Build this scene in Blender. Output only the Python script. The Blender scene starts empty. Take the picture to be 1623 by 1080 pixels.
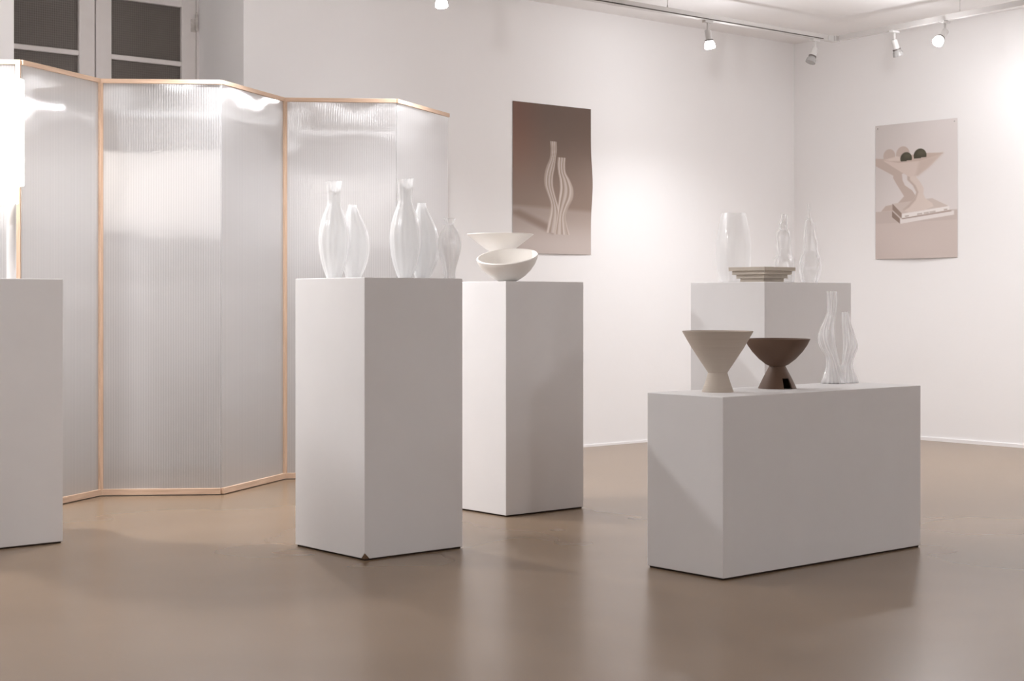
import bpy, bmesh, math, random
import numpy as np
from mathutils import Vector, Matrix

random.seed(7)
S = bpy.context.scene
C = S.collection
R = math.radians

# ------------------------------------------------------------------ camera
F_PX, HORIZON, YAW = 2502.0, 475.9, 49.41
cd = bpy.data.cameras.new('camera')
cam = bpy.data.objects.new('camera', cd); C.objects.link(cam)
cam.location = (0, 0, 0.92)
cam.rotation_euler = (R(90), 0, R(YAW - 90))
cd.sensor_width = 36.0; cd.sensor_fit = 'HORIZONTAL'
cd.lens = 36.0 * F_PX / 1623.0
cd.shift_y = -(540.0 - HORIZON) / 1623.0
cd.clip_start = 0.05; cd.clip_end = 100
S.camera = cam
FWD = Vector((math.cos(R(YAW)), math.sin(R(YAW)), 0))     # view direction on the floor
RGT = Vector((math.sin(R(YAW)), -math.cos(R(YAW)), 0))    # to the right of it

# ------------------------------------------------------------------ world, exposure
w = bpy.data.worlds.new('world'); S.world = w; w.use_nodes = True
w.node_tree.nodes['Background'].inputs['Color'].default_value = (0.02, 0.02, 0.022, 1)
w.node_tree.nodes['Background'].inputs['Strength'].default_value = 0.3
S.view_settings.view_transform = 'Standard'
S.view_settings.look = 'None'
S.view_settings.gamma = 1.0
S.view_settings.use_curve_mapping = False
S.view_settings.exposure = 1.13
S.cycles.max_bounces = 7
S.cycles.adaptive_threshold = 0.03
S.cycles.diffuse_bounces = 5
S.cycles.transparent_max_bounces = 16
S.cycles.glossy_bounces = 3
S.cycles.transmission_bounces = 5
S.cycles.sample_clamp_indirect = 4.0
LAMP_COL = (0.99, 0.995, 1.025)
LAMP_W = 30.0

# ------------------------------------------------------------------ materials
def mat(name):
    m = bpy.data.materials.new(name); m.use_nodes = True
    nt = m.node_tree; nt.nodes.clear()
    out = nt.nodes.new('ShaderNodeOutputMaterial')
    return m, nt, out

def N(nt, kind, **kw):
    n = nt.nodes.new(kind)
    for k, v in kw.items():
        if k.startswith('_'):
            setattr(n, k[1:], v)
        else:
            n.inputs[k.replace('__', ' ')].default_value = v
    return n

def principled(name, col, rough=0.6, spec=0.5, metal=0.0, var=None, scale=4.0, bump=0.0, bscale=60.0, detail=6.0, stretch=None):
    m, nt, out = mat(name)
    p = N(nt, 'ShaderNodeBsdfPrincipled', Roughness=rough, Metallic=metal)
    p.inputs['Specular IOR Level'].default_value = spec
    p.inputs['Base Color'].default_value = (*col, 1)
    tc = N(nt, 'ShaderNodeTexCoord')
    vec = tc.outputs['Object']
    if stretch:
        mp = N(nt, 'ShaderNodeMapping'); mp.inputs['Scale'].default_value = stretch
        nt.links.new(vec, mp.inputs['Vector']); vec = mp.outputs['Vector']
    if var:
        n = N(nt, 'ShaderNodeTexNoise', Scale=scale, Detail=detail, Roughness=0.6)
        nt.links.new(vec, n.inputs['Vector'])
        r = N(nt, 'ShaderNodeValToRGB')
        r.color_ramp.elements[0].position = 0.3; r.color_ramp.elements[1].position = 0.7
        r.color_ramp.elements[0].color = (*var, 1); r.color_ramp.elements[1].color = (*col, 1)
        nt.links.new(n.outputs['Fac'], r.inputs['Fac'])
        nt.links.new(r.outputs['Color'], p.inputs['Base Color'])
    if bump:
        n2 = N(nt, 'ShaderNodeTexNoise', Scale=bscale, Detail=4.0)
        nt.links.new(vec, n2.inputs['Vector'])
        b = N(nt, 'ShaderNodeBump', Strength=bump, Distance=0.01)
        nt.links.new(n2.outputs['Fac'], b.inputs['Height'])
        nt.links.new(b.outputs['Normal'], p.inputs['Normal'])
    nt.links.new(p.outputs['BSDF'], out.inputs['Surface'])
    return m

def emission(name, col, strength):
    m, nt, out = mat(name)
    e = N(nt, 'ShaderNodeEmission', Strength=strength); e.inputs['Color'].default_value = (*col, 1)
    nt.links.new(e.outputs[0], out.inputs['Surface'])
    return m

M = {}
M['wall'] = principled('wall_paint', (0.86, 0.846, 0.844), 0.9, 0.2, var=(0.85, 0.835, 0.832), scale=1.3, bump=0.05, bscale=30)
M['ceiling'] = principled('ceiling_paint', (0.86, 0.846, 0.844), 0.95, 0.1)
M['pedestal'] = principled('pedestal_paint', (0.79, 0.774, 0.77), 0.55, 0.35, var=(0.77, 0.754, 0.75), scale=5, bump=0.04, bscale=25)
M['shadow_gap'] = principled('shadow_gap_dark', (0.05, 0.035, 0.028), 0.9, 0.1)  # near-black colour stands for the shade in the floor gap
M['chip'] = principled('bare_fibreboard', (0.20, 0.125, 0.08), 0.95, 0.1, var=(0.05, 0.03, 0.02), scale=60)
M['joinery'] = principled('joinery_paint', (0.80, 0.76, 0.74), 0.5, 0.4, var=(0.76, 0.715, 0.69), scale=9)
M['hinge'] = principled('painted_iron', (0.66, 0.62, 0.59), 0.5, 0.5, var=(0.45, 0.41, 0.38), scale=40)
M['track'] = principled('track_aluminium', (0.62, 0.60, 0.585), 0.38, 0.5, metal=0.25)
M['slot'] = principled('track_slot', (0.10, 0.085, 0.075), 0.6, 0.3)
M['lamp_white'] = principled('lamp_enamel', (0.60, 0.585, 0.57), 0.4, 0.5)
M['lamp_ring'] = principled('lamp_ring', (0.16, 0.14, 0.13), 0.4, 0.5)
M['bulb_off'] = principled('bulb_off', (0.36, 0.35, 0.34), 0.25, 0.6)
M['bulb_glow'] = emission('bulb_glow', (1.0, 0.98, 0.97), 5.0)
M['bulb_lit'] = emission('bulb_lit', (1.0, 0.98, 0.96), 60.0)
M['cone_clay'] = principled('beige_clay', (0.56, 0.49, 0.42), 0.75, 0.3, var=(0.535, 0.465, 0.395), scale=8, bump=0.25, bscale=12, stretch=(0.3, 0.3, 14))
M['brown_clay'] = principled('brown_clay', (0.155, 0.094, 0.064), 0.6, 0.35, var=(0.14, 0.084, 0.058), scale=7)
M['cream'] = principled('cream_ceramic', (0.88, 0.845, 0.80), 0.5, 0.4, var=(0.865, 0.83, 0.785), scale=9)
M['stone'] = principled('taupe_stone', (0.56, 0.50, 0.43), 0.8, 0.25, var=(0.53, 0.47, 0.40), scale=30)
M['leg_white'] = principled('white_lacquer', (0.9, 0.88, 0.87), 0.4, 0.5)
M['pin'] = principled('steel_pin', (0.5, 0.48, 0.46), 0.3, 0.5, metal=0.8)
M['paper_back'] = principled('paper_back', (0.8, 0.78, 0.76), 0.8, 0.2)

def wood_mat(name, axis):
    m, nt, out = mat(name)
    p = N(nt, 'ShaderNodeBsdfPrincipled', Roughness=0.55)
    tc = N(nt, 'ShaderNodeTexCoord'); mp = N(nt, 'ShaderNodeMapping')
    mp.inputs['Scale'].default_value = (3, 60, 60) if axis == 'x' else (60, 60, 3)
    n = N(nt, 'ShaderNodeTexNoise', Scale=1.4, Detail=6.0, Roughness=0.6, Distortion=0.4)
    r = N(nt, 'ShaderNodeValToRGB')
    r.color_ramp.elements[0].position = 0.28; r.color_ramp.elements[1].position = 0.72
    r.color_ramp.elements[0].color = (0.52, 0.355, 0.245, 1); r.color_ramp.elements[1].color = (0.74, 0.54, 0.405, 1)
    nt.links.new(tc.outputs['Object'], mp.inputs['Vector']); nt.links.new(mp.outputs[0], n.inputs['Vector'])
    nt.links.new(n.outputs['Fac'], r.inputs['Fac']); nt.links.new(r.outputs['Color'], p.inputs['Base Color'])
    nt.links.new(p.outputs['BSDF'], out.inputs['Surface'])
    return m
M['wood_x'] = wood_mat('pale_wood_rail', 'x')
M['wood_z'] = wood_mat('pale_wood_post', 'z')

def floor_mat():
    m, nt, out = mat('polished_concrete')
    p = N(nt, 'ShaderNodeBsdfPrincipled', Roughness=0.3)
    p.inputs['Specular IOR Level'].default_value = 0.5
    tc = N(nt, 'ShaderNodeTexCoord')
    n = N(nt, 'ShaderNodeTexNoise', Scale=0.8, Detail=3.5, Roughness=0.5, Distortion=0.3)
    r = N(nt, 'ShaderNodeValToRGB')
    r.color_ramp.elements[0].position = 0.3; r.color_ramp.elements[1].position = 0.72
    r.color_ramp.elements[0].color = (0.205, 0.142, 0.091, 1); r.color_ramp.elements[1].color = (0.254, 0.178, 0.117, 1)
    nt.links.new(tc.outputs['Object'], n.inputs['Vector']); nt.links.new(n.outputs['Fac'], r.inputs['Fac'])
    nt.links.new(r.outputs['Color'], p.inputs['Base Color'])
    p.inputs['Roughness'].default_value = 0.27
    nt.links.new(p.outputs['BSDF'], out.inputs['Surface'])
    return m
M['floor'] = floor_mat()

def schlick(nt, gain):
    lw = N(nt, 'ShaderNodeLayerWeight', Blend=0.5)
    pw = N(nt, 'ShaderNodeMath', _operation='POWER'); pw.inputs[1].default_value = 4.0
    nt.links.new(lw.outputs['Facing'], pw.inputs[0])
    ma = N(nt, 'ShaderNodeMath', _operation='MULTIPLY_ADD', _use_clamp=True)
    ma.inputs[1].default_value = 0.5 * gain; ma.inputs[2].default_value = 0.045 * gain
    nt.links.new(pw.outputs[0], ma.inputs[0])
    return ma

def sheet_mat():
    # fluted twin-wall polycarbonate: hazy, lets light through, smears reflections across the flutes
    m, nt, out = mat('fluted_polycarbonate')
    tc = N(nt, 'ShaderNodeTexCoord')
    vt = N(nt, 'ShaderNodeVectorTransform', _vector_type='VECTOR', _convert_from='OBJECT', _convert_to='WORLD')
    vt.inputs[0].default_value = (0, 0, 1)
    wv = N(nt, 'ShaderNodeTexWave', _wave_type='BANDS', _bands_direction='X', _wave_profile='SIN', Scale=27.0, Distortion=0.0)
    nt.links.new(tc.outputs['Object'], wv.inputs['Vector'])
    nz = N(nt, 'ShaderNodeTexNoise', Scale=2.2, Detail=1.0)
    nt.links.new(tc.outputs['Object'], nz.inputs['Vector'])
    b0 = N(nt, 'ShaderNodeBump', Strength=0.6, Distance=0.02)
    nt.links.new(nz.outputs['Fac'], b0.inputs['Height'])
    b1 = N(nt, 'ShaderNodeBump', Strength=0.35, Distance=0.002)
    nt.links.new(wv.outputs['Fac'], b1.inputs['Height']); nt.links.new(b0.outputs['Normal'], b1.inputs['Normal'])
    gl = N(nt, 'ShaderNodeBsdfAnisotropic', Roughness=0.15, Anisotropy=0.93)
    gl.inputs['Color'].default_value = (1, 1, 1, 1)
    nt.links.new(vt.outputs[0], gl.inputs['Tangent']); nt.links.new(b1.outputs['Normal'], gl.inputs['Normal'])
    rf = N(nt, 'ShaderNodeBsdfRefraction', Roughness=0.3, IOR=1.12)
    rf.inputs['Color'].default_value = (0.99, 0.985, 0.985, 1)
    tl = N(nt, 'ShaderNodeBsdfTranslucent'); tl.inputs['Color'].default_value = (0.95, 0.94, 0.94, 1)
    df = N(nt, 'ShaderNodeBsdfDiffuse'); df.inputs['Color'].default_value = (0.93, 0.92, 0.92, 1)
    a = N(nt, 'ShaderNodeMixShader'); a.inputs[0].default_value = 0.45
    nt.links.new(tl.outputs[0], a.inputs[1]); nt.links.new(df.outputs[0], a.inputs[2])
    tr = N(nt, 'ShaderNodeBsdfTransparent'); tr.inputs['Color'].default_value = (1, 1, 1, 1)
    t2 = N(nt, 'ShaderNodeMixShader'); t2.inputs[0].default_value = 0.75
    nt.links.new(tr.outputs[0], t2.inputs[1]); nt.links.new(rf.outputs[0], t2.inputs[2])
    b = N(nt, 'ShaderNodeMixShader'); b.inputs[0].default_value = 0.62
    rib = N(nt, 'ShaderNodeMapRange'); rib.inputs['To Min'].default_value = 0.34; rib.inputs['To Max'].default_value = 0.74
    nt.links.new(wv.outputs['Fac'], rib.inputs['Value']); nt.links.new(rib.outputs[0], b.inputs[0])
    nt.links.new(a.outputs[0], b.inputs[1]); nt.links.new(t2.outputs[0], b.inputs[2])
    mr = schlick(nt, 3.7)
    c = N(nt, 'ShaderNodeMixShader')
    nt.links.new(mr.outputs[0], c.inputs[0]); nt.links.new(b.outputs[0], c.inputs[1]); nt.links.new(gl.outputs[0], c.inputs[2])
    nt.links.new(c.outputs[0], out.inputs['Surface'])
    return m
M['sheet'] = sheet_mat()

def glass_mat(name, haze, clear, rough=0.04, tint=(0.985, 0.98, 0.98), front=0.5, gloss=1.0):
    # thin-walled glass: clear share, milky share (front and back lit), mirror share by Fresnel
    m, nt, out = mat(name)
    tr = N(nt, 'ShaderNodeBsdfTransparent'); tr.inputs['Color'].default_value = (0.985, 0.985, 0.985, 1)
    tl = N(nt, 'ShaderNodeBsdfTranslucent'); tl.inputs['Color'].default_value = (*tint, 1)
    df = N(nt, 'ShaderNodeBsdfDiffuse'); df.inputs['Color'].default_value = (*tint, 1)
    gl = N(nt, 'ShaderNodeBsdfGlossy', Roughness=rough); gl.inputs['Color'].default_value = (1, 1, 1, 1)
    a = N(nt, 'ShaderNodeMixShader'); a.inputs[0].default_value = front
    nt.links.new(tl.outputs[0], a.inputs[1]); nt.links.new(df.outputs[0], a.inputs[2])
    lw = N(nt, 'ShaderNodeLayerWeight', Blend=0.35)
    mr = N(nt, 'ShaderNodeMapRange'); mr.inputs['To Min'].default_value = haze; mr.inputs['To Max'].default_value = min(1.0, haze + clear)
    nt.links.new(lw.outputs['Facing'], mr.inputs['Value'])
    b = N(nt, 'ShaderNodeMixShader')
    nt.links.new(mr.outputs[0], b.inputs[0]); nt.links.new(tr.outputs[0], b.inputs[1]); nt.links.new(a.outputs[0], b.inputs[2])
    fr = schlick(nt, gloss)
    c = N(nt, 'ShaderNodeMixShader')
    nt.links.new(fr.outputs[0], c.inputs[0]); nt.links.new(b.outputs[0], c.inputs[1]); nt.links.new(gl.outputs[0], c.inputs[2])
    nt.links.new(c.outputs[0], out.inputs['Surface'])
    return m
M['frosted'] = glass_mat('frosted_glass', 0.95, 0.05, 0.22, tint=(0.99, 0.99, 0.99), front=0.5, gloss=1.5)
M['inner_glass'] = glass_mat('smooth_inner_glass', 0.03, 0.05, 0.1)
M['misty'] = glass_mat('misty_glass', 0.42, 0.4, 0.3)
M['clear'] = glass_mat('clear_glass', 0.10, 0.75, 0.06, front=0.65, gloss=1.3)
M['ribbed'] = glass_mat('ribbed_glass', 0.34, 0.66, 0.06, front=0.5, gloss=1.5)
M['pearly'] = glass_mat('pearly_glass', 0.30, 0.5, 0.06, front=0.5, gloss=1.5)

def pane_mat():
    m, nt, out = mat('patterned_dark_glass')
    p = N(nt, 'ShaderNodeBsdfPrincipled', Roughness=0.35)
    tc = N(nt, 'ShaderNodeTexCoord')
    w1 = N(nt, 'ShaderNodeTexWave', _wave_type='BANDS', _bands_direction='X', Scale=26.0, Distortion=0.3)
    w2 = N(nt, 'ShaderNodeTexWave', _wave_type='BANDS', _bands_direction='Z', Scale=26.0, Distortion=0.3)
    for q in (w1, w2): nt.links.new(tc.outputs['Object'], q.inputs['Vector'])
    ad = N(nt, 'ShaderNodeMath', _operation='ADD')
    nt.links.new(w1.outputs['Fac'], ad.inputs[0]); nt.links.new(w2.outputs['Fac'], ad.inputs[1])
    r = N(nt, 'ShaderNodeValToRGB')
    r.color_ramp.elements[0].color = (0.105, 0.088, 0.075, 1); r.color_ramp.elements[1].color = (0.155, 0.135, 0.118, 1)
    hf = N(nt, 'ShaderNodeMath', _operation='MULTIPLY'); hf.inputs[1].default_value = 0.5
    nt.links.new(ad.outputs[0], hf.inputs[0]); nt.links.new(hf.outputs[0], r.inputs['Fac'])
    nt.links.new(r.outputs['Color'], p.inputs['Base Color'])
    b = N(nt, 'ShaderNodeBump', Strength=0.4, Distance=0.002)
    nt.links.new(ad.outputs[0], b.inputs['Height']); nt.links.new(b.outputs['Normal'], p.inputs['Normal'])
    nt.links.new(p.outputs['BSDF'], out.inputs['Surface'])
    return m
M['pane'] = pane_mat()

def shade_mat():
    m, nt, out = mat('lit_paper_shade')
    tl = N(nt, 'ShaderNodeBsdfTranslucent'); tl.inputs['Color'].default_value = (0.95, 0.93, 0.9, 1)
    df = N(nt, 'ShaderNodeBsdfDiffuse'); df.inputs['Color'].default_value = (0.92, 0.9, 0.88, 1)
    a = N(nt, 'ShaderNodeMixShader'); a.inputs[0].default_value = 0.4
    nt.links.new(tl.outputs[0], a.inputs[1]); nt.links.new(df.outputs[0], a.inputs[2])
    e = N(nt, 'ShaderNodeEmission', Strength=1.1); e.inputs['Color'].default_value = (1, 0.97, 0.95, 1)
    ad = N(nt, 'ShaderNodeAddShader')
    nt.links.new(a.outputs[0], ad.inputs[0]); nt.links.new(e.outputs[0], ad.inputs[1])
    nt.links.new(ad.outputs[0], out.inputs['Surface'])
    return m
M['shade'] = shade_mat()

def print_mat():
    m, nt, out = mat('poster_print')
    p = N(nt, 'ShaderNodeBsdfPrincipled', Roughness=0.6)
    p.inputs['Specular IOR Level'].default_value = 0.25
    at = N(nt, 'ShaderNodeAttribute', _attribute_name='print')
    nt.links.new(at.outputs['Color'], p.inputs['Base Color'])
    nt.links.new(p.outputs['BSDF'], out.inputs['Surface'])
    return m
M['print'] = print_mat()

# ------------------------------------------------------------------ builders
def add_box(bm, x0, x1, y0, y1, z0, z1, bev=0.0):
    r = bmesh.ops.create_cube(bm, size=1.0)
    for v in r['verts']:
        v.co = Vector((x0 + (v.co.x + .5) * (x1 - x0), y0 + (v.co.y + .5) * (y1 - y0), z0 + (v.co.z + .5) * (z1 - z0)))
    if bev:
        es = list({e for v in r['verts'] for e in v.link_edges})
        bmesh.ops.bevel(bm, geom=es, offset=bev, segments=2, affect='EDGES', profile=0.5)

def add_cyl(bm, p0, p1, r0, r1=None, seg=24, caps=True):
    p0, p1 = Vector(p0), Vector(p1); r1 = r0 if r1 is None else r1
    ax = (p1 - p0).normalized()
    u = ax.orthogonal().normalized(); v = ax.cross(u)
    A = [bm.verts.new(p0 + (u * math.cos(t) + v * math.sin(t)) * r0) for t in (2 * math.pi * k / seg for k in range(seg))]
    B = [bm.verts.new(p1 + (u * math.cos(t) + v * math.sin(t)) * r1) for t in (2 * math.pi * k / seg for k in range(seg))]
    for k in range(seg):
        j = (k + 1) % seg
        bm.faces.new((A[k], A[j], B[j], B[k]))
    if caps:
        bm.faces.new(A[::-1]); bm.faces.new(B)

def obj(name, bm, m, parent=None, smooth=False, loc=None, rotz=None, inner=None):
    me = bpy.data.meshes.new(name)
    bmesh.ops.recalc_face_normals(bm, faces=bm.faces[:])
    bm.to_mesh(me); bm.free()
    if smooth:
        me.polygons.foreach_set('use_smooth', [True] * len(me.polygons))
        me.set_sharp_from_angle(angle=R(38))
    me.materials.append(m)
    if inner: me.materials.append(inner)
    o = bpy.data.objects.new(name, me); C.objects.link(o)
    if parent: o.parent = parent
    if loc is not None: o.location = loc
    if rotz is not None: o.rotation_euler = (0, 0, rotz)
    return o

def box_obj(name, dims, m, parent=None, bev=0.0):
    bm = bmesh.new(); add_box(bm, *dims, bev=bev)
    return obj(name, bm, m, parent)

def thing(name, label, cat, loc=(0, 0, 0), rotz=0.0, group=None):
    o = bpy.data.objects.new(name, None); C.objects.link(o)
    o.empty_display_size = 0.1
    o.location = loc; o.rotation_euler = (0, 0, rotz)
    return tag(o, label, cat, group)

def tag(o, label, cat, group=None):
    o['label'] = label; o['category'] = cat
    if group: o['group'] = group
    return o

def struct(o, label=None):
    o['kind'] = 'structure'
    if label: o['label'] = label
    return o

def spline(pts, n):
    """Catmull-Rom through rows of pts, n samples"""
    P = np.array(pts, float); P = np.vstack([2 * P[0] - P[1], P, 2 * P[-1] - P[-2]])
    k = len(P) - 3; out = []
    for t in np.linspace(0, k, n):
        i = min(int(t), k - 1); f = t - i
        a, b, c, d = P[i:i + 4]
        out.append(.5 * (2 * b + (c - a) * f + (2 * a - 5 * b + 4 * c - d) * f ** 2 + (3 * b - 3 * c + d - a) * f ** 3))
    return np.array(out)

def shell(stations, n=48, seg=48, wall=0.003, flutes=0, amp=0.0, twist=0.0, slant=0.0, base=0.004, smooth_pts=True, lump=0.0, seed=0):
    """hollow vessel; stations rows (z, offset right, offset back, radius).
    The wall has an outer and an inner face and a floor; fluting ripples the outer face."""
    st = spline(stations, n) if smooth_pts else np.array(stations, float)
    bm = bmesh.new(); z0, z1 = st[0][0], st[-1][0]
    rng = np.random.RandomState(seed); ph = rng.rand(6) * 6.28
    def ring(z, ou, ov, r, inner):
        vs = []; t = (z - z0) / (z1 - z0)
        for k in range(seg):
            a = 2 * math.pi * k / seg
            rr = r
            if flutes: rr = r * (1 + amp * math.cos(flutes * (a + twist * t)) * (0.6 if inner else 1))
            if lump: rr *= 1 + lump * (math.sin(2 * a + ph[0] + 7 * t) + math.sin(3 * a + ph[1] - 9 * t) * .7) * math.sin(math.pi * min(1, t * 1.1)) 
            if inner: rr = max(rr - wall, 0.0008)
            du, dv = rr * math.cos(a), rr * math.sin(a)
            zz = z + slant * t ** 6 * math.cos(a) * r / max(st[-1][3], 1e-4)
            p = RGT * (ou + du) + FWD * (ov + dv)
            vs.append(bm.verts.new((p.x, p.y, zz)))
        return vs
    outer = [ring(*s, False) for s in st]
    inn = [ring(*s, True) for s in st if s[0] > z0 + base]
    def skin(A, B):
        for k in range(seg):
            j = (k + 1) % seg
            bm.faces.new((A[k], A[j], B[j], B[k]))
    for a, b in zip(outer, outer[1:]): skin(a, b)
    nf = len(bm.faces)
    for a, b in zip(inn, inn[1:]): skin(b, a)
    bm.faces.ensure_lookup_table()
    for f in bm.faces[nf:]: f.material_index = 1
    skin(outer[-1], inn[-1])
    bm.faces.new(outer[0][::-1]); bm.faces.new(inn[0])
    return bm

# ------------------------------------------------------------------ the room
XR, YB, H = 8.796, 7.192, 2.735
X0, Y0 = -2.2, -2.4
DX0, DX1, DH, DY = 3.064, 4.311, 2.62, 7.66          # door opening in the thick back wall
struct(box_obj('floor', (X0 - .1, XR + .2, Y0 - .1, 8.0, -0.10, 0), M['floor']), 'polished brown concrete floor with soft reflections')
struct(box_obj('ceiling', (X0 - .1, XR + .2, Y0 - .1, 8.0, H, H + .1), M['ceiling']), 'plain white ceiling')
bm = bmesh.new()
add_box(bm, X0 - .1, DX0, YB, 7.9, 0, H); add_box(bm, DX1, XR + .2, YB, 7.9, 0, H); add_box(bm, DX0, DX1, YB, 7.9, DH, H)
struct(obj('wall_back', bm, M['wall']), 'white back wall with deep door recess')
struct(box_obj('wall_right', (XR, XR + .2, Y0, YB, 0, H), M['wall']), 'white wall on the right carrying the bowl poster')
struct(box_obj('wall_left', (X0 - .1, X0, Y0, YB, 0, H), M['wall']), 'white wall on the left')
struct(box_obj('wall_front', (X0 - .1, XR + .2, Y0 - .1, Y0, 0, H), M['wall']), 'white wall behind the viewer')
struct(box_obj('baseboard_right', (XR - .008, XR, Y0, YB, 0, 0.022), M['wall']))
struct(box_obj('baseboard_back', (DX1, XR - .008, YB - .006, YB, 0, 0.014), M['wall']))

# glazed double door at the back of the recess
door = bpy.data.objects.new('door_1', None); C.objects.link(door); door.location = (DX0, DY, 0)
struct(door, 'white painted double door with dark patterned glass panes above the folding screen')
WD = DX1 - DX0
bm = bmesh.new()
add_box(bm, 0, WD, 0.03, 0.09, DH - 0.05, DH); add_box(bm, WD - 0.014, WD, 0.0, 0.09, 0, DH - .05); add_box(bm, 0, 0.014, 0.0, 0.09, 0, DH - .05)
add_box(bm, 0, WD, 0.085, 0.10, 0, DH)
obj('door_frame', bm, M['joinery'], door)
for (a, b) in ((0.016, 0.638), (0.644, WD - 0.016)):
    leaf = bpy.data.objects.new('door_leaf', None); C.objects.link(leaf); leaf.parent = door
    leaf.location = (a, 0, 0); lw = b - a; sw = 0.088
    for x0 in (0, lw - sw):
        box_obj('stile', (x0, x0 + sw, 0, 0.04, 0.01, 2.565), M['joinery'], leaf, 0.004)
    box_obj('top_rail', (sw, lw - sw, 0, 0.04, 2.508, 2.565), M['joinery'], leaf, 0.003)
    box_obj('lower_panel', (sw, lw - sw, 0.004, 0.036, 0.01, 1.90), M['joinery'], leaf, 0.003)
    box_obj('glazing_bar', (sw - .002, lw - sw + .002, 0.004, 0.036, 2.187, 2.214), M['joinery'], leaf, 0.005)
    for z0, z1 in ((1.90, 2.187), (2.214, 2.508)):
        box_obj('pane', (sw, lw - sw, 0.020, 0.026, z0, z1), M['pane'], leaf)
for z in (2.43,):
    bm = bmesh.new()
    add_cyl(bm, (WD - 0.018, -0.008, z - 0.045), (WD - 0.018, -0.008, z + 0.045), 0.008, seg=12)
    add_cyl(bm, (WD - 0.018, -0.008, z + 0.045), (WD - 0.018, -0.008, z + 0.06), 0.006, 0.003, seg=12)
    add_box(bm, WD - 0.05, WD - 0.018, -0.004, 0.002, z - 0.05, z + 0.02, 0.001)
    obj('hinge', bm, M['hinge'], door, True)

# ------------------------------------------------------------------ pedestals
def pedestal(name, label, x, y, wx, wy, h, chip=False):
    t = thing(name, label, 'pedestal', (x + wx / 2, y + wy / 2, 0))
    box_obj('base', (-wx / 2 + .006, wx / 2 - .006, -wy / 2 + .006, wy / 2 - .006, 0, 0.0065), M['shadow_gap'], t)  # inset dark slab paints the shadow line between body and floor
    bm = bmesh.new(); add_box(bm, -wx / 2, wx / 2, -wy / 2, wy / 2, 0.006, h)
    es = [e for e in bm.edges]
    bmesh.ops.bevel(bm, geom=es, offset=0.0025, segments=2, affect='EDGES', profile=0.5)
    if chip:                                     # knocked-off bottom corner shows the board
        co = Vector((-wx / 2, -wy / 2, 0.006)); no = Vector((-1.0, -1.0, -0.9)).normalized()
        r = bmesh.ops.bisect_plane(bm, geom=bm.verts[:] + bm.edges[:] + bm.faces[:], plane_co=co - no * 0.0135, plane_no=no, clear_outer=True)
        cut = [g for g in r['geom_cut'] if isinstance(g, bmesh.types.BMEdge)]
        f = bmesh.ops.contextual_create(bm, geom=cut)
    obj('body', bm, M['pedestal'], t)
    if chip:
        bm = bmesh.new(); v = []
        q = Vector((-wx / 2, -wy / 2, 0.0))
        for p in ((.001, .001, .006), (.024, .001, .006), (.001, .024, .006), (.002, .002, .026), (.016, .016, .004)):
            v.append(bm.verts.new(q + Vector(p)))
        bmesh.ops.convex_hull(bm, input=v)
        c = obj('chipped_corner', bm, M['chip'], t); c['label'] = 'chipped corner showing brown board'
    return t
pedestal('pedestal', 'tall white pedestal carrying the frosted twin vases, chipped at its front bottom corner', 3.225, 4.562, 0.443, 0.447, 1.0, True)
pedestal('pedestal', 'tall white pedestal carrying the two cream bowls', 4.331, 5.094, 0.45, 0.45, 1.0)
pedestal('pedestal', 'tall white pedestal carrying the stepped dish and clear bottles, behind the low plinth', 5.32, 4.514, 0.609, 0.439, 1.0)
pedestal('pedestal', 'tall white pedestal under the lit table lamp, cut by the left edge', 2.148, 5.645, 0.45, 0.45, 1.0)
pedestal('plinth', 'long low white plinth carrying the beige cone and the brown footed bowl', 3.89, 3.477, 1.095, 0.347, 0.602)

# ------------------------------------------------------------------ folding screen
scr = thing('folding_screen', 'zigzag folding screen of fluted translucent panels with pale wood rails', 'screen', (3.8, 6.75, 0))
SH = 1.96
folds = [(2.36, 6.905), (2.831, 6.570), (3.354, 6.891), (3.808, 6.559), (4.386, 6.920), (4.854, 6.586), (5.451, 6.91)]
for i, (a, b) in enumerate(zip(folds, folds[1:])):
    A, B = Vector((*a, 0)), Vector((*b, 0)); d = B - A; L = d.length
    o3 = A - Vector((3.8, 6.75, 0)); rz = math.atan2(d.y, d.x)
    # local x runs along the panel, local -y faces the room
    bm = bmesh.new(); add_box(bm, 0, L, -0.011, 0.011, SH - 0.021, SH, 0.0015)
    obj('top_rail', bm, M['wood_x'], scr, loc=o3, rotz=rz)
    bm = bmesh.new(); add_box(bm, 0, L, -0.016, 0.016, 0.004, 0.032, 0.0015)
    obj('bottom_rail', bm, M['wood_x'], scr, loc=o3, rotz=rz)
    bm = bmesh.new(); add_box(bm, 0.002, L - (0.012 if i == 5 else 0.002), -0.004, 0.004, 0.030, SH - 0.020)
    obj('fluted_panel', bm, M['sheet'], scr, loc=o3, rotz=rz)
    # posts stand at the rear folds and at the left front fold
    if i in (1, 3):
        bm = bmesh.new(); add_box(bm, L - 0.019, L - 0.001, -0.013, 0.008, 0.03, SH - 0.02, 0.001); obj('post', bm, M['wood_z'], scr, loc=o3, rotz=rz)
    if i in (2, 4):
        bm = bmesh.new(); add_box(bm, 0.001, 0.017, -0.013, 0.008, 0.03, SH - 0.02, 0.001); obj('post', bm, M['wood_z'], scr, loc=o3, rotz=rz)
    if i == 0:
        bm = bmesh.new(); add_box(bm, L - 0.022, L - 0.001, -0.010, 0.010, 0.03, SH - 0.02, 0.001); obj('post', bm, M['wood_z'], scr, loc=o3, rotz=rz)

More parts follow.
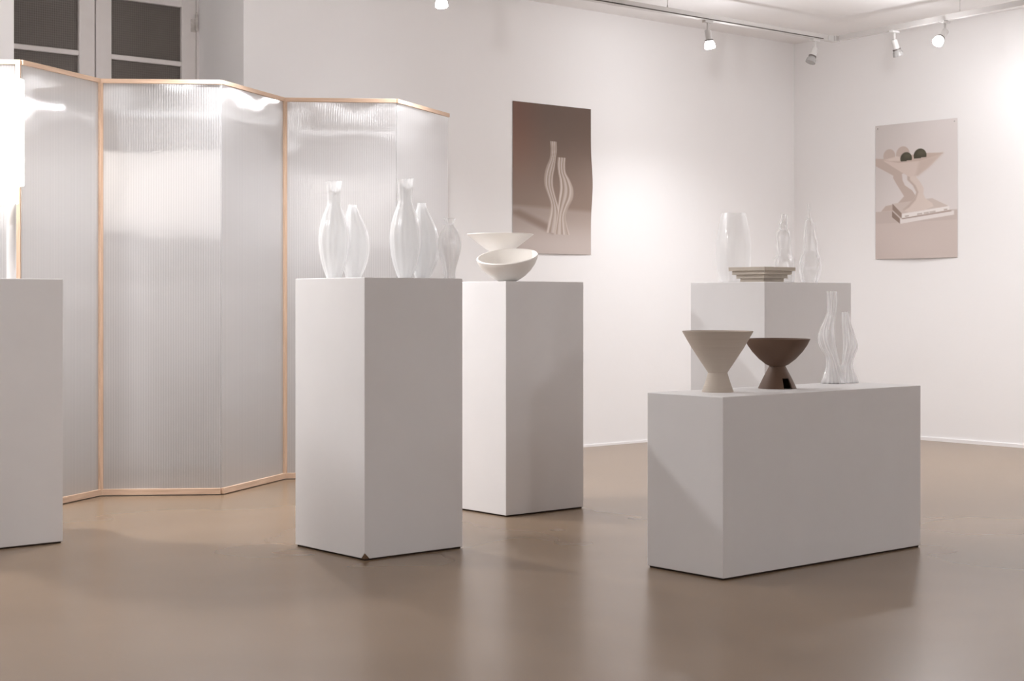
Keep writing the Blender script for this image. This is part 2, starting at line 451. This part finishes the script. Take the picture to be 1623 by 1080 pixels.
# ------------------------------------------------------------------ track and spotlights
TZ = 2.58
CORN = (8.178, 6.362)
def track(name, label, a, b, rods, joint, slot=False):
    A, B = Vector((*a, 0)), Vector((*b, 0)); d = B - A; L = d.length; rz = math.atan2(d.y, d.x)
    t = thing(name, label, 'track', (A.x, A.y, TZ), rz, 'ceiling light tracks')
    bm = bmesh.new(); add_box(bm, 0, L, -0.018, 0.018, 0, 0.034, 0.002); obj('rail', bm, M['track'], t)
    if slot:
        bm = bmesh.new(); add_box(bm, 0.05, L - 0.05, -0.0195, -0.0172, 0.003, 0.009); obj('slot', bm, M['slot'], t)
    for x in rods:
        bm = bmesh.new()
        add_cyl(bm, (x, 0, 0.034), (x, 0, 0.052), 0.006, 0.004, 10); add_cyl(bm, (x, 0, 0.05), (x, 0, H - TZ), 0.0022, seg=8)
        obj('hanger', bm, M['track'], t, True)
    for x in joint:
        bm = bmesh.new(); add_box(bm, x - .045, x + .045, -0.0195, 0.0195, -0.001, 0.035, 0.002); obj('connector', bm, M['lamp_white'], t)
    return t
back_track = track('light_track', 'grey light track hung along the back wall above the vase poster', (1.2, 6.362), (CORN[0] - .08, CORN[1]), [1.3, 3.3, 6.638 - 1.2], [5.80 + .42 - 1.2], True)
track('light_track', 'grey light track hung along the right wall above the bowl poster', (8.168, 6.30), (7.69, 2.6), [0.97, 3.0], [])

bm = bmesh.new(); add_box(bm, -0.075, 0.02, -0.02, 0.02, -0.001, 0.035, 0.002); add_box(bm, -0.02, 0.02, -0.036, -0.018, -0.001, 0.035, 0.002)
obj('corner_connector', bm, M['lamp_white'], back_track, loc=(CORN[0] - .004 - 1.2, 0, 0))

def spot_lamp(label, x, y, tilt, lit=False, power=1.0, cone=115, spill=0.3):
    """tilt: direction the bulb looks, as a world vector"""
    t = thing('track_spotlight', label, 'spotlight', (x, y, TZ), 0, 'spotlights on the ceiling track')
    bm = bmesh.new(); add_box(bm, -0.035, 0.035, -0.014, 0.014, -0.014, 0.0, 0.002); obj('adapter', bm, M['lamp_white'], t)
    bm = bmesh.new(); add_cyl(bm, (0, 0, -0.012), (0, 0, -0.062), 0.0075, seg=14); add_cyl(bm, (0, -0.008, -0.062), (0, 0.008, -0.062), 0.011, seg=14)
    obj('stem', bm, M['lamp_white'], t, True)
    d = Vector(tilt).normalized(); k = Vector((0, 0, -0.062))
    bm = bmesh.new(); add_cyl(bm, k - d * 0.006, k + d * 0.052, 0.0195, seg=28); obj('holder', bm, M['lamp_white'], t, True)
    bm = bmesh.new(); add_cyl(bm, k + d * 0.052, k + d * 0.060, 0.0255, seg=28); obj('ring', bm, M['lamp_ring'], t, True)
    bm = bmesh.new(); add_cyl(bm, k + d * 0.060, k + d * 0.075, 0.022, 0.030, 28, True); add_cyl(bm, k + d * 0.075, k + d * 0.098, 0.030, 0.033, 28, True)
    bulb = obj('bulb', bm, M['bulb_glow'] if lit else M['bulb_off'], t, True)
    if lit:
        bm = bmesh.new(); add_cyl(bm, k + d * 0.0975, k + d * 0.104, 0.032, 0.027, 28); obj('lens', bm, M['bulb_lit'], bulb, True)
        ld = bpy.data.lights.new('spot_light', 'SPOT'); ld.energy = LAMP_W * power; ld.color = LAMP_COL
        ld.spot_size = R(cone); ld.spot_blend = 1.0; ld.shadow_soft_size = 0.035
        lo = bpy.data.objects.new('spot_light', ld); C.objects.link(lo); lo.parent = t
        lo.location = k + d * 0.145
        lo.rotation_euler = d.to_track_quat('-Z', 'Y').to_euler()
        if not spill: return t
        pd = bpy.data.lights.new('bulb_spill', 'POINT'); pd.energy = LAMP_W * spill * 0.2; pd.color = LAMP_COL; pd.shadow_soft_size = 0.035
        po = bpy.data.objects.new('bulb_spill', pd); C.objects.link(po); po.parent = t; po.location = k + d * 0.145
    return t
spot_lamp('lit spotlight at the top edge left of the vase poster', 4.97, 6.362, (0.0, -0.1, -1), True, 1.35, 132, 0.13)
spot_lamp('lit spotlight on the back track, right of the vase poster', 6.982, 6.362, (0.12, -0.08, -1), True, 1.1, 136, 0.52)
spot_lamp('unlit spotlight beside the corner where the two tracks meet', 7.988, 6.362, (-0.42, 0.10, -1), False)
def right_x(y): return 8.178 + (y - 6.362) * (8.178 - 7.69) / (6.362 - 2.6)
spot_lamp('unlit spotlight left of the lit one on the right track', right_x(5.85), 5.85, (0.35, -0.10, -1), False)
spot_lamp('lit spotlight on the right track above the bowl poster', right_x(5.45), 5.45, (-0.62, 0.10, -0.70), True, 0.5, 160, 0.45)
# further lamps of the same tracks, outside the frame
spot_lamp('lit spotlight on the back track above the middle of the folding screen', 3.75, 6.362, (0.0, -0.25, -1), True, 1.9, 140, 0.25)
spot_lamp('lit spotlight on the back track above the table lamp', 2.2, 6.362, (0.2, -0.25, -1), True, 2.2, 150, 0.5)
spot_lamp('lit spotlight in the middle of the right track, outside the view', right_x(4.0), 4.0, (-0.1, 0.1, -1), True, 1.7, 160, 0)
spot_lamp('lit spotlight on the right track, nearest the viewer, outside the view', right_x(2.9), 2.9, (-0.1, 0.0, -1), True, 1.6, 160, 0)
spot_lamp('added fill spotlight on the right track, just outside the view, turned to the wall', right_x(4.75), 4.75, (0.55, 0.45, -0.8), True, 0.42, 165, 0)  # unseen lamp added to brighten the right wall
track('light_track', 'added grey light track on the left outside the view, holding fill lamps', (0.9, 6.0), (0.9, 0.4), [0.4, 5.0], [])  # track and its lamps added out of view, filling from the left
spot_lamp('added fill spotlight on the left track, farther one', 0.9, 5.2, (0.35, -0.1, -1), True, 1.25, 165, 0)
spot_lamp('added fill spotlight on the left track, nearer one', 0.9, 2.9, (0.35, 0.1, -1), True, 0.6, 165, 0)
track('light_track', 'added grey light track behind the viewer, holding fill lamps', (0.6, -1.5), (7.4, -1.5), [0.4, 5.4], [])  # added with its lamps to bounce fill light off the front wall
spot_lamp('added fill spotlight behind the viewer, left one', 2.0, -1.5, (0.0, -0.7, -1), True, 3.6, 165, 0)
spot_lamp('added fill spotlight behind the viewer, right one', 6.0, -1.5, (0.0, -0.7, -1), True, 3.6, 165, 0)

# ------------------------------------------------------------------ table lamp on the left pedestal
lp = thing('table_lamp', 'glowing white two-tier drum lamp on thin legs', 'lamp', (2.373, 5.87, 1.0))
def tube(r, z0, z1, th=0.002, seg=64):
    bm = bmesh.new(); rings = []
    for rr, zz in ((r, z0), (r, z1), (r - th, z1), (r - th, z0)):
        rings.append([bm.verts.new((rr * math.cos(2 * math.pi * k / seg), rr * math.sin(2 * math.pi * k / seg), zz)) for k in range(seg)])
    for a in range(4):
        A, B = rings[a], rings[(a + 1) % 4]
        for k in range(seg):
            j = (k + 1) % seg; bm.faces.new((A[k], A[j], B[j], B[k]))
    return bm
obj('outer_shade', tube(0.156, 0.359, 0.760), M['shade'], lp, True)
obj('inner_shade', tube(0.135, 0.289, 0.720), M['shade'], lp, True)
for a in (0, 120, 240):
    v = RGT * (0.114 * math.cos(R(a))) + FWD * (0.114 * math.sin(R(a)))
    bm = bmesh.new(); add_cyl(bm, (v.x, v.y, 0), (v.x, v.y, 0.40), 0.018, seg=24); obj('leg', bm, M['leg_white'], lp, True)
bm = bmesh.new(); add_cyl(bm, (0, 0, 0.40), (0, 0, 0.412), 0.131, seg=48); obj('lamp_holder_disc', bm, M['lamp_white'], lp, True)
bm = bmesh.new(); bmesh.ops.create_uvsphere(bm, u_segments=24, v_segments=16, radius=0.04)
for v in bm.verts: v.co.z += 0.50
lb = obj('bulb', bm, emission('lamp_bulb', (1, 0.93, 0.86), 40), lp, True)
add = bpy.data.lights.new('lamp_light', 'POINT'); add.energy = 10; add.color = (1, 0.94, 0.88); add.shadow_soft_size = 0.05
lo = bpy.data.objects.new('lamp_light', add); C.objects.link(lo); lo.parent = lp; lo.location = (0, 0, 0.58)

# ------------------------------------------------------------------ glass on the vase pedestal
def on_ray(px, d, z):
    p = FWD * d + RGT * ((px - 811.5) / F_PX * d)
    return (p.x, p.y, z)
def m_at(d): return d / F_PX

TALL = [(0, 0, 0, .0255), (.012, 0, 0, .030), (.05, 0, 0, .0435), (.10, 0, 0, .054), (.15, 0, 0, .0575), (.20, 0, 0, .0525), (.24, 0, 0, .041), (.262, 0, 0, .032), (.285, 0, 0, .0255), (.315, 0, 0, .0255), (.345, 0, 0, .0275), (.369, 0, 0, .0305)]
SHORT = [(0, -.004, 0, .026), (.012, -.002, 0, .031), (.05, .001, 0, .045), (.09, .003, 0, .0535), (.13, .003, 0, .0565), (.17, .002, 0, .053), (.205, 0, 0, .043), (.235, -.003, 0, .032), (.26, -.005, 0, .0225), (.278, -.006, 0, .0165), (.286, -.006, 0, .0165)]
def twin_vase(label, loc, off, part_mats):
    t = thing('twin_vase', label, 'vase', loc, 0, 'frosted twin vases')
    bm = shell(TALL, 44, 88, flutes=11, amp=.03, slant=.0025); obj('tall_vessel', bm, part_mats[0], t, True, inner=M['inner_glass'])
    bm = shell(SHORT, 40, 88, flutes=11, amp=.03)
    p = RGT * off[0] + FWD * off[1]
    obj('short_vessel', bm, part_mats[1], t, True, loc=p, inner=M['inner_glass'])
twin_vase('frosted white twin vase nearest the pedestal left edge, long neck beside short neck', on_ray(529, 5.965, 1.0), (.067, .096), (M['frosted'], M['frosted']))
twin_vase('frosted white twin vase standing between the other twin vase and the small clear vase', on_ray(642, 5.855, 1.0), (.062, .098), (M['frosted'], M['frosted']))
v = thing('small_vase', 'small clear ribbed glass vase with flared lip at the pedestal right edge', 'vase', on_ray(712.5, 5.86, 1.0))
obj('vessel', shell([(0, 0, 0, .0205), (.02, 0, 0, .0200), (.045, 0, 0, .0245), (.08, 0, 0, .035), (.115, 0, 0, .0425), (.145, 0, 0, .042), (.17, 0, 0, .034), (.188, 0, 0, .022), (.199, 0, 0, .0155), (.208, 0, 0, .0165), (.219, 0, 0, .0215), (.2235, 0, 0, .0228)], 44, 72, flutes=10, amp=.045, twist=.5), M['pearly'], v, True, inner=M['inner_glass'])

# ------------------------------------------------------------------ cream bowls
def lathe(rows, seg=72):
    bm = bmesh.new(); rings = []
    for r, z in rows:
        rings.append([bm.verts.new((max(r, .0005) * math.cos(2 * math.pi * k / seg), max(r, .0005) * math.sin(2 * math.pi * k / seg), z)) for k in range(seg)])
    for A, B in zip(rings, rings[1:]):
        for k in range(seg):
            j = (k + 1) % seg; bm.faces.new((A[k], A[j], B[j], B[k]))
    bm.faces.new(rings[0][::-1]); bm.faces.new(rings[-1])
    return bm
cb = thing('footed_bowl', 'wide cream conical bowl raised behind the tilted bowl', 'bowl', on_ray(793, 7.06, 1.0))
bw = obj('bowl', lathe([(.012, .116), (.030, .123), (.060, .144), (.100, .174), (.149, .2125), (.1488, .2150), (.146, .2155), (.098, .180), (.058, .151), (.02, .131), (.002, .129)]), M['cream'], cb, True)
st = shell([(0, .016, 0, .034), (.012, .016, 0, .026), (.035, .022, 0, .014), (.06, .018, 0, .013), (.085, .004, 0, .013), (.105, -.003, 0, .016), (.119, -.003, 0, .024)], 30, 28, wall=.004)
obj('wavy_foot', st, M['cream'], cb, True)
tb = thing('tilted_bowl', 'round cream bowl with slanted rim in front of the conical bowl', 'bowl', on_ray(804, 6.835, 1.0))
rows_o = [(.0, 0.0), (.036, 0.0), (.052, .008), (.078, .026), (.103, .050), (.121, .076), (.131, .100), (.1335, .113)]
rows_i = [(.1305, .1165), (.126, .1155), (.122, .100), (.112, .078), (.094, .054), (.07, .032), (.04, .015), (.002, .010)]
bm = lathe(rows_o[1:] + rows_i)
for vv in bm.verts:                                     # shear the rim plane so it leans to the viewer and lifts on the right
    t = max(0.0, min(1.0, vv.co.z / .113))
    rel = RGT * vv.co.x + FWD * vv.co.y
    zz = vv.co.z + t ** 1.3 * (0.085 * vv.co.x + 0.285 * vv.co.y)
    vv.co = Vector((rel.x, rel.y, zz * 0.955))
obj('bowl', bm, M['cream'], tb, True)

# ------------------------------------------------------------------ stepped dish and glass on the rear pedestal
sd = thing('stepped_dish', 'square taupe dish stepped like an upside-down pyramid', 'dish', (5.366 + .106, 4.553 + .106, 1.0))
hh = [.106, .0945, .081, .069]
for k, hw in enumerate(hh):
    z1 = .0672 - k * .0168
    bm = bmesh.new(); add_box(bm, -hw, hw, -hw, hw, z1 - .0168, z1, .0008)
    if k == 0:
        top = max(bm.faces, key=lambda f: f.calc_center_median().z)
        r = bmesh.ops.inset_individual(bm, faces=[top], thickness=.018); bmesh.ops.translate(bm, vec=(0, 0, -.010), verts=top.verts)
    obj('tier', bm, M['stone'], sd)
v = thing('barrel_vase', 'wide misty white glass vase behind the stepped dish', 'vase', on_ray(1162.5, 7.29, 1.0))
obj('vessel', shell([(0, 0, 0, .062), (.03, 0, 0, .069), (.09, 0, 0, .079), (.16, 0, 0, .0815), (.23, 0, 0, .075), (.29, 0, 0, .0635), (.321, 0, 0, .056)], 36, 64, flutes=12, amp=.008), M['misty'], v, True, inner=M['inner_glass'])
v = thing('clear_bottle', 'clear lumpy glass bottle rising behind the stepped dish', 'bottle', on_ray(1242.5, 7.21, 1.0))
obj('vessel', shell([(0, 0, 0, .046), (.03, 0, 0, .050), (.075, 0, 0, .050), (.105, 0, 0, .047), (.128, .001, 0, .035), (.16, .001, 0, .031), (.195, -.001, 0, .0325), (.228, -.002, 0, .029), (.244, -.002, 0, .0185), (.262, -.003, 0, .020), (.285, .001, 0, .0145), (.312, .002, 0, .0135)], 54, 56, lump=.055, seed=3), M['clear'], v, True, inner=M['inner_glass'])
v = thing('clear_bottle', 'tall clear glass bottle with needle-thin neck, right of the stepped dish', 'bottle', on_ray(1284, 7.26, 1.0))
obj('vessel', shell([(0, -.001, 0, .035), (.02, -.001, 0, .042), (.065, 0, 0, .051), (.105, .001, 0, .046), (.14, .001, 0, .034), (.175, .001, 0, .032), (.22, -.002, 0, .0275), (.26, -.003, 0, .022), (.284, -.005, 0, .017), (.297, -.005, 0, .0085), (.325, -.006, 0, .006), (.362, -.007, 0, .0042)], 60, 56, lump=.045, seed=8), M['clear'], v, True, inner=M['inner_glass'])

# ------------------------------------------------------------------ things on the low plinth
PZ = 0.602
cc = thing('cone_vase', 'beige clay cone vase on a flared foot at the plinth near end', 'vase', on_ray(1137.5, 5.465, PZ))
ft = obj('foot', lathe([(.0545, 0), (.0545, .003), (.0525, .008), (.046, .026), (.0385, .048), (.0335, .066), (.002, .070)]), M['cone_clay'], cc, True)
bw = obj('bowl', lathe([(.0325, .064), (.036, .071), (.06, .107), (.09, .153), (.1215, .2075), (.1225, .2105), (.1205, .2112), (.117, .2085), (.085, .155), (.055, .110), (.03, .078), (.002, .074)]), M['cone_clay'], cc, True)

bb = thing('footed_bowl', 'dark brown footed bowl standing between the beige cone and the wavy glass', 'bowl', on_ray(1232, 5.685, PZ))
bw = obj('bowl', lathe([(.0275, .0805), (.040, .086), (.066, .106), (.090, .132), (.106, .155), (.1165, .1755), (.1172, .1785), (.1150, .179), (.1125, .176), (.101, .156), (.085, .134), (.06, .110), (.03, .092), (.002, .089)]), M['brown_clay'], bb, True)
# hollow conical foot with a slot cut through it
SLOT = math.atan2(-FWD.y * .82 + RGT.y * .42, -FWD.x * .82 + RGT.x * .42)
bm = bmesh.new(); seg = 96; rows = [(.0690, 0), (.0600, .0195), (.0515, .0375), (.0395, .060), (.0290, .0805)]
def rg(dr): return [[bm.verts.new(((r - dr) * math.cos(2 * math.pi * k / seg), (r - dr) * math.sin(2 * math.pi * k / seg), z)) for k in range(seg)] for r, z in rows]
Ro, Ri = rg(0), rg(.005)
k0 = int(round(SLOT / (2 * math.pi) * seg)) % seg
cut = {(k0 + i) % seg for i in range(-4, 4)}
for i in range(4):
    for k in range(seg):
        j = (k + 1) % seg
        if i < 2 and k in cut: continue
        bm.faces.new((Ro[i][k], Ro[i][j], Ro[i + 1][j], Ro[i + 1][k]))
        bm.faces.new((Ri[i][j], Ri[i][k], Ri[i + 1][k], Ri[i + 1][j]))
for k in range(seg):
    j = (k + 1) % seg
    if k not in cut: bm.faces.new((Ro[0][j], Ro[0][k], Ri[0][k], Ri[0][j]))
    bm.faces.new((Ro[4][k], Ro[4][j], Ri[4][j], Ri[4][k]))
obj('foot', bm, M['brown_clay'], bb, True)

def px_path(rows, d, ybase):
    """(y, left, right) read off the photograph to (height, offset, back, radius) in metres"""
    q = m_at(d); out = []
    c0 = 1333.0
    for y, a, b in rows: out.append(((ybase - y) * q, ((a + b) / 2 - c0) * q, 0, (b - a) / 2 * q))
    return out
gw = thing('wavy_twin_vase', 'pair of wavy ribbed clear glass vases joined at the foot', 'vase', on_ray(1333, 6.02, PZ))
tall = [(608, 1302, 1340), (598, 1305.5, 1338), (580, 1310, 1332), (566, 1309, 1328), (551, 1301, 1325), (536, 1297.5, 1323), (522, 1300.5, 1322), (508, 1306.5, 1323), (495, 1311, 1325), (478, 1312, 1326.5), (462, 1311, 1326)]
shrt = [(608, 1336, 1364), (598, 1337, 1361), (580, 1338.5, 1355.5), (566, 1340, 1358), (551, 1341, 1363), (540, 1341, 1361), (526, 1340, 1357), (512, 1338.5, 1352), (495, 1338, 1349)]
obj('tall_vessel', shell(px_path(tall, 6.02, 608), 60, 96, wall=.003, flutes=9, amp=.10, twist=1.2), M['ribbed'], gw, True, inner=M['inner_glass'])
obj('short_vessel', shell([(z, u, .045, r) for z, u, _, r in px_path(shrt, 6.02, 608)], 52, 96, wall=.003, flutes=9, amp=.10, twist=-1.2), M['ribbed'], gw, True, inner=M['inner_glass'])

# ------------------------------------------------------------------ posters (flat prints, painted into a colour attribute)
def lin(c):
    c = np.asarray(c, float) / 255.0
    return np.where(c <= .04045, c / 12.92, ((c + .055) / 1.055) ** 2.4)
def blend(img, mask, col): img[:] = img * (1 - mask[..., None]) + np.asarray(col, float) * mask[..., None]
def smooth(a, b, x): t = np.clip((x - a) / (b - a), 0, 1); return t * t * (3 - 2 * t)
def poly_mask(U, V, pts, soft=.004):
    """signed-distance polygon fill in print coordinates (U right 0..1, V down 0..1.41)"""
    pts = np.array(pts, float); n = len(pts); dmin = np.full(U.shape, 9.0); ins = np.zeros(U.shape, bool)
    for i in range(n):
        ax, ay = pts[i]; bx, by = pts[(i + 1) % n]; ex, ey = bx - ax, by - ay
        t = np.clip(((U - ax) * ex + (V - ay) * ey) / (ex * ex + ey * ey + 1e-12), 0, 1)
        dmin = np.minimum(dmin, np.hypot(U - ax - t * ex, V - ay - t * ey))
        cond = ((ay > V) != (by > V)) & (U < ex * (V - ay) / (by - ay + 1e-12) + ax)
        ins ^= cond
    sd = np.where(ins, dmin, -dmin)
    return smooth(-soft, soft, sd)
NU, NV, AR = 150, 212, 0.912 / 0.645

def paint_vases(U, V):
    t = V / AR
    img = np.zeros(U.shape + (3,))
    top = np.array([98, 80, 70.]); mid = np.array([143, 125, 114.])
    img[:] = top + (mid - top) * smooth(0, .72, t)[..., None]
    img += (np.array([12, -1, -4.]) * (1 - smooth(0, .5, U))[..., None]) * (1 - smooth(.2, .7, t))[..., None]
    hz = .685 + .02 * U
    tab = np.array([164, 149, 140.]) + (np.array([190, 178, 172.]) - np.array([164, 149, 140.])) * smooth(.70, .95, t)[..., None]
    mk = smooth(-.02, .02, t - hz); img[:] = img * (1 - mk[..., None]) + tab * mk[..., None]
    sh = poly_mask(U, V, [(.0, .72 * AR), (.08, .715 * AR), (.45, .80 * AR), (.50, .865 * AR), (.40, .845 * AR), (.0, .745 * AR)], .03)
    blend(img, sh * .55, (120, 100, 88))
    def vessel(rows, seed):
        rows = spline(rows, 60)
        tt = np.clip(t, rows[0][0], rows[-1][0])
        L = np.interp(tt, rows[:, 0], rows[:, 1]); Rr = np.interp(tt, rows[:, 0], rows[:, 2])
        s = (U - L) / (Rr - L)
        inside = smooth(-.012, .004, (U - L)) * smooth(-.012, .004, Rr - U) * (t >= rows[0][0]) * (t <= rows[-1][0])
        ph = seed + 2.2 * (t - .25) * 4
        st = .5 + .5 * np.cos(s * 17 + ph)
        st2 = .5 + .5 * np.cos(s * 31 + ph * 1.7)
        col = np.array([160, 143, 131.])[None, None] + (np.array([232, 225, 221.]) - np.array([160, 143, 131.])) * (.55 * st ** 2 + .35 * st2 ** 3)[..., None]
        edge = smooth(.35, .5, np.abs(s - .5))
        col = col + (np.array([205, 190, 180.]) - col) * (edge * .5)[..., None]
        a = inside * (.72 + .2 * st)
        img[:] = img * (1 - a[..., None]) + col * a[..., None]
    vessel([(.245, .475, .545), (.30, .482, .548), (.36, .470, .535), (.42, .425, .520), (.48, .400, .500), (.54, .402, .500), (.60, .440, .525), (.66, .478, .560), (.72, .475, .60), (.78, .452, .62), (.86, .425, .62)], .4)
    vessel([(.350, .57, .660), (.40, .565, .655), (.45, .575, .665), (.50, .592, .715), (.56, .598, .755), (.62, .585, .752), (.68, .575, .700), (.74, .565, .66), (.80, .55, .675), (.872, .53, .715)], 2.1)
    return img

def paint_bowl(U, V):
    t = V / AR; k = 1 / 129.0
    img = np.zeros(U.shape + (3,))
    img[:] = np.array([206, 199, 196.]) + (np.array([219, 212, 210.]) - np.array([206, 199, 196.])) * smooth(.05, .5, .4 * t + .6 * U)[..., None]
    # coordinates measured on the print: x 0..1, y 0..1 (of the height)
    def P(pts): return [(x, y * AR) for x, y in pts]
    def E(cx, cy, rx, ry, a0=0, a1=360, n=28, rot=0):
        o = []
        for q in range(n + 1):
            a = R(a0 + (a1 - a0) * q / n); ex, ey = rx * math.cos(a), ry * math.sin(a); rr = R(rot)
            o.append((cx + ex * math.cos(rr) - ey * math.sin(rr), cy * AR + ex * math.sin(rr) + ey * math.cos(rr)))
        return o
    shd = (193, 177, 168)
    blend(img, poly_mask(U, V, P([(0, .645), (1, .655), (1, .735), (0, .74)])), (196, 183, 177))          # shelf top
    blend(img, poly_mask(U, V, P([(0, .735), (1, .728), (1, 1.02), (0, 1.02)]), .006), (203, 190, 184))   # shelf front
    blend(img, smooth(.74, .98, t) * .35, (190, 176, 170))
    # cast shadow on the wall
    blend(img, poly_mask(U, V, E(.175, .235, .075, .075)), shd); blend(img, poly_mask(U, V, E(.345, .23, .085, .085)), shd)
    blend(img, poly_mask(U, V, P([(0, .245), (.14, .255), (.45, .26), (.36, .37), (.235, .385), (0, .30)])), shd)
    blend(img, poly_mask(U, V, P([(.23, .36), (.33, .36), (.34, .42), (.37, .46), (.46, .50), (.50, .54), (.46, .60), (.38, .645), (.07, .645), (.13, .605), (.28, .59), (.36, .54), (.31, .49), (.26, .44), (.225, .40)])), shd)
    # books
    blend(img, poly_mask(U, V, P([(.22, .59), (.70, .565), (.90, .63), (.33, .672)])), (204, 191, 184))
    blend(img, poly_mask(U, V, P([(.215, .59), (.335, .668), (.335, .705), (.215, .635)])), (150, 132, 122))
    blend(img, poly_mask(U, V, P([(.33, .668), (.905, .628), (.905, .655), (.33, .702)])), (232, 226, 223))
    blend(img, poly_mask(U, V, P([(.21, .645), (.31, .705), (.31, .742), (.21, .69)])), (142, 124, 114))
    blend(img, poly_mask(U, V, P([(.31, .702), (.96, .662), (.96, .692), (.31, .742)])), (226, 219, 216))
    blend(img, poly_mask(U, V, P([(.33, .702), (.93, .660), (.93, .667), (.33, .709)])), (160, 142, 132))
    for a, b in ((.37, .42), (.52, .58), (.60, .66), (.67, .74), (.84, .88)):                              # tiny unreadable marks on the spine
        y = .690 - (a - .33) * .072
        blend(img, poly_mask(U, V, P([(a, y - .004), (b, y - .008), (b, y + .003), (a, y + .007)]), .003) * .6, (165, 150, 142))
    # wavy foot
    blend(img, poly_mask(U, V, P([(.40, .36), (.52, .36), (.505, .40), (.56, .445), (.60, .49), (.595, .53), (.62, .565), (.70, .60), (.72, .625), (.60, .65), (.42, .66), (.345, .645), (.42, .60), (.49, .555), (.51, .515), (.47, .465), (.40, .42)]), .006), (216, 202, 194))
    blend(img, poly_mask(U, V, P([(.40, .37), (.43, .37), (.43, .42), (.50, .465), (.535, .515), (.50, .575), (.42, .625), (.36, .645), (.345, .64), (.42, .60), (.49, .555), (.51, .515), (.47, .465), (.40, .42)]), .012) * .6, (176, 158, 148))
    # cone bowl
    blend(img, poly_mask(U, V, P([(.09, .262), (.30, .29), (.55, .285), (.83, .243), (.66, .34), (.53, .395), (.42, .398), (.30, .35)]), .005), (212, 197, 189))
    blend(img, poly_mask(U, V, P([(.55, .285), (.83, .243), (.66, .34), (.53, .395), (.50, .39)]), .03) * .5, (190, 172, 162))
    blend(img, poly_mask(U, V, P([(.09, .262), (.25, .247), (.60, .232), (.83, .240), (.83, .246), (.55, .287), (.30, .291)]), .005), (196, 178, 168))
    blend(img, poly_mask(U, V, P([(.11, .259), (.28, .24), (.38, .26), (.30, .277), (.18, .272)]), .01) * .7, (222, 210, 203))
    # two dark avocados
    for cx, cy, rx in ((.385, .262, .072), (.555, .248, .078)):
        m_ = poly_mask(U, V, E(cx, cy, rx, rx * .92)) * (V < (cy + .018) * AR + (cx - U) * .09)
        blend(img, m_, (78, 74, 62))
        blend(img, m_ * poly_mask(U, V, E(cx + .02, cy - .022, rx * .6, rx * .4), .03) * .5, (112, 106, 90))
    return img

def poster(name, label, origin, ux, nrm, wd, ht, painter, bulge, pins):
    """grid sheet; origin = top-left corner on the wall, ux = direction of its width"""
    ux, nrm = Vector(ux), Vector(nrm)
    t = thing(name, label, 'poster', origin)
    u = np.linspace(0, 1, NU); v = np.linspace(0, AR, NV); U, V = np.meshgrid(u, v)
    img = painter(U, V); colr = lin(np.clip(img, 0, 255))
    off = .003 + bulge(U, V / AR)
    def sheet(dz):
        P = (np.array(ux)[None, None] * (U * wd)[..., None] + np.array((0, 0, -1.))[None, None] * (V / AR * ht)[..., None] + np.array(nrm)[None, None] * (off + dz)[..., None]).reshape(-1, 3)
        return P
    idx = np.arange(NU * NV).reshape(NV, NU)
    q = np.stack([idx[:-1, :-1], idx[1:, :-1], idx[1:, 1:], idx[:-1, 1:]], -1).reshape(-1, 4)
    me = bpy.data.meshes.new('print'); me.from_pydata(sheet(.0006).tolist(), [], q.tolist()); me.update()
    at = me.color_attributes.new('print', 'FLOAT_COLOR', 'POINT')
    at.data.foreach_set('color', np.concatenate([colr.reshape(-1, 3), np.ones((NU * NV, 1))], 1).astype(np.float32).ravel())
    me.polygons.foreach_set('use_smooth', [True] * len(me.polygons)); me.materials.append(M['print'])
    o = bpy.data.objects.new('print', me); C.objects.link(o); o.parent = t
    me2 = bpy.data.meshes.new('paper_backing'); me2.from_pydata(sheet(0).tolist(), [], q[:, ::-1].tolist()); me2.update()
    me2.polygons.foreach_set('use_smooth', [True] * len(me2.polygons)); me2.materials.append(M['paper_back'])
    o2 = bpy.data.objects.new('paper_backing', me2); C.objects.link(o2); o2.parent = t
    for pu, pv in pins:
        c = ux * (pu * wd) + Vector((0, 0, -pv * ht)) + nrm * .0035
        bm = bmesh.new(); add_cyl(bm, c, c + nrm * .005, .004, .003, 10); obj('pin', bm, M['pin'], t, True)
poster('wall_poster', 'brown poster of two wavy glass vases on the back wall', (6.1646, YB, 2.1165), (1, 0, 0), (0, -1, 0), .6457, .912, paint_vases,
       lambda u, t: .016 * np.exp(-((t - .52) / .16) ** 2) * smooth(.6, 1, u) + .006 * smooth(.85, 1, t) * np.sin(3.1 * u), [])
poster('wall_poster', 'pale poster of a cone bowl with avocados on the right wall', (XR, 6.493, 2.0945), (0, -1, 0), (-1, 0, 0), .640, .899, paint_bowl,
       lambda u, t: .014 * smooth(.8, 1, t) * np.sin(math.pi * u), [(.03, .022), (.965, .022)])
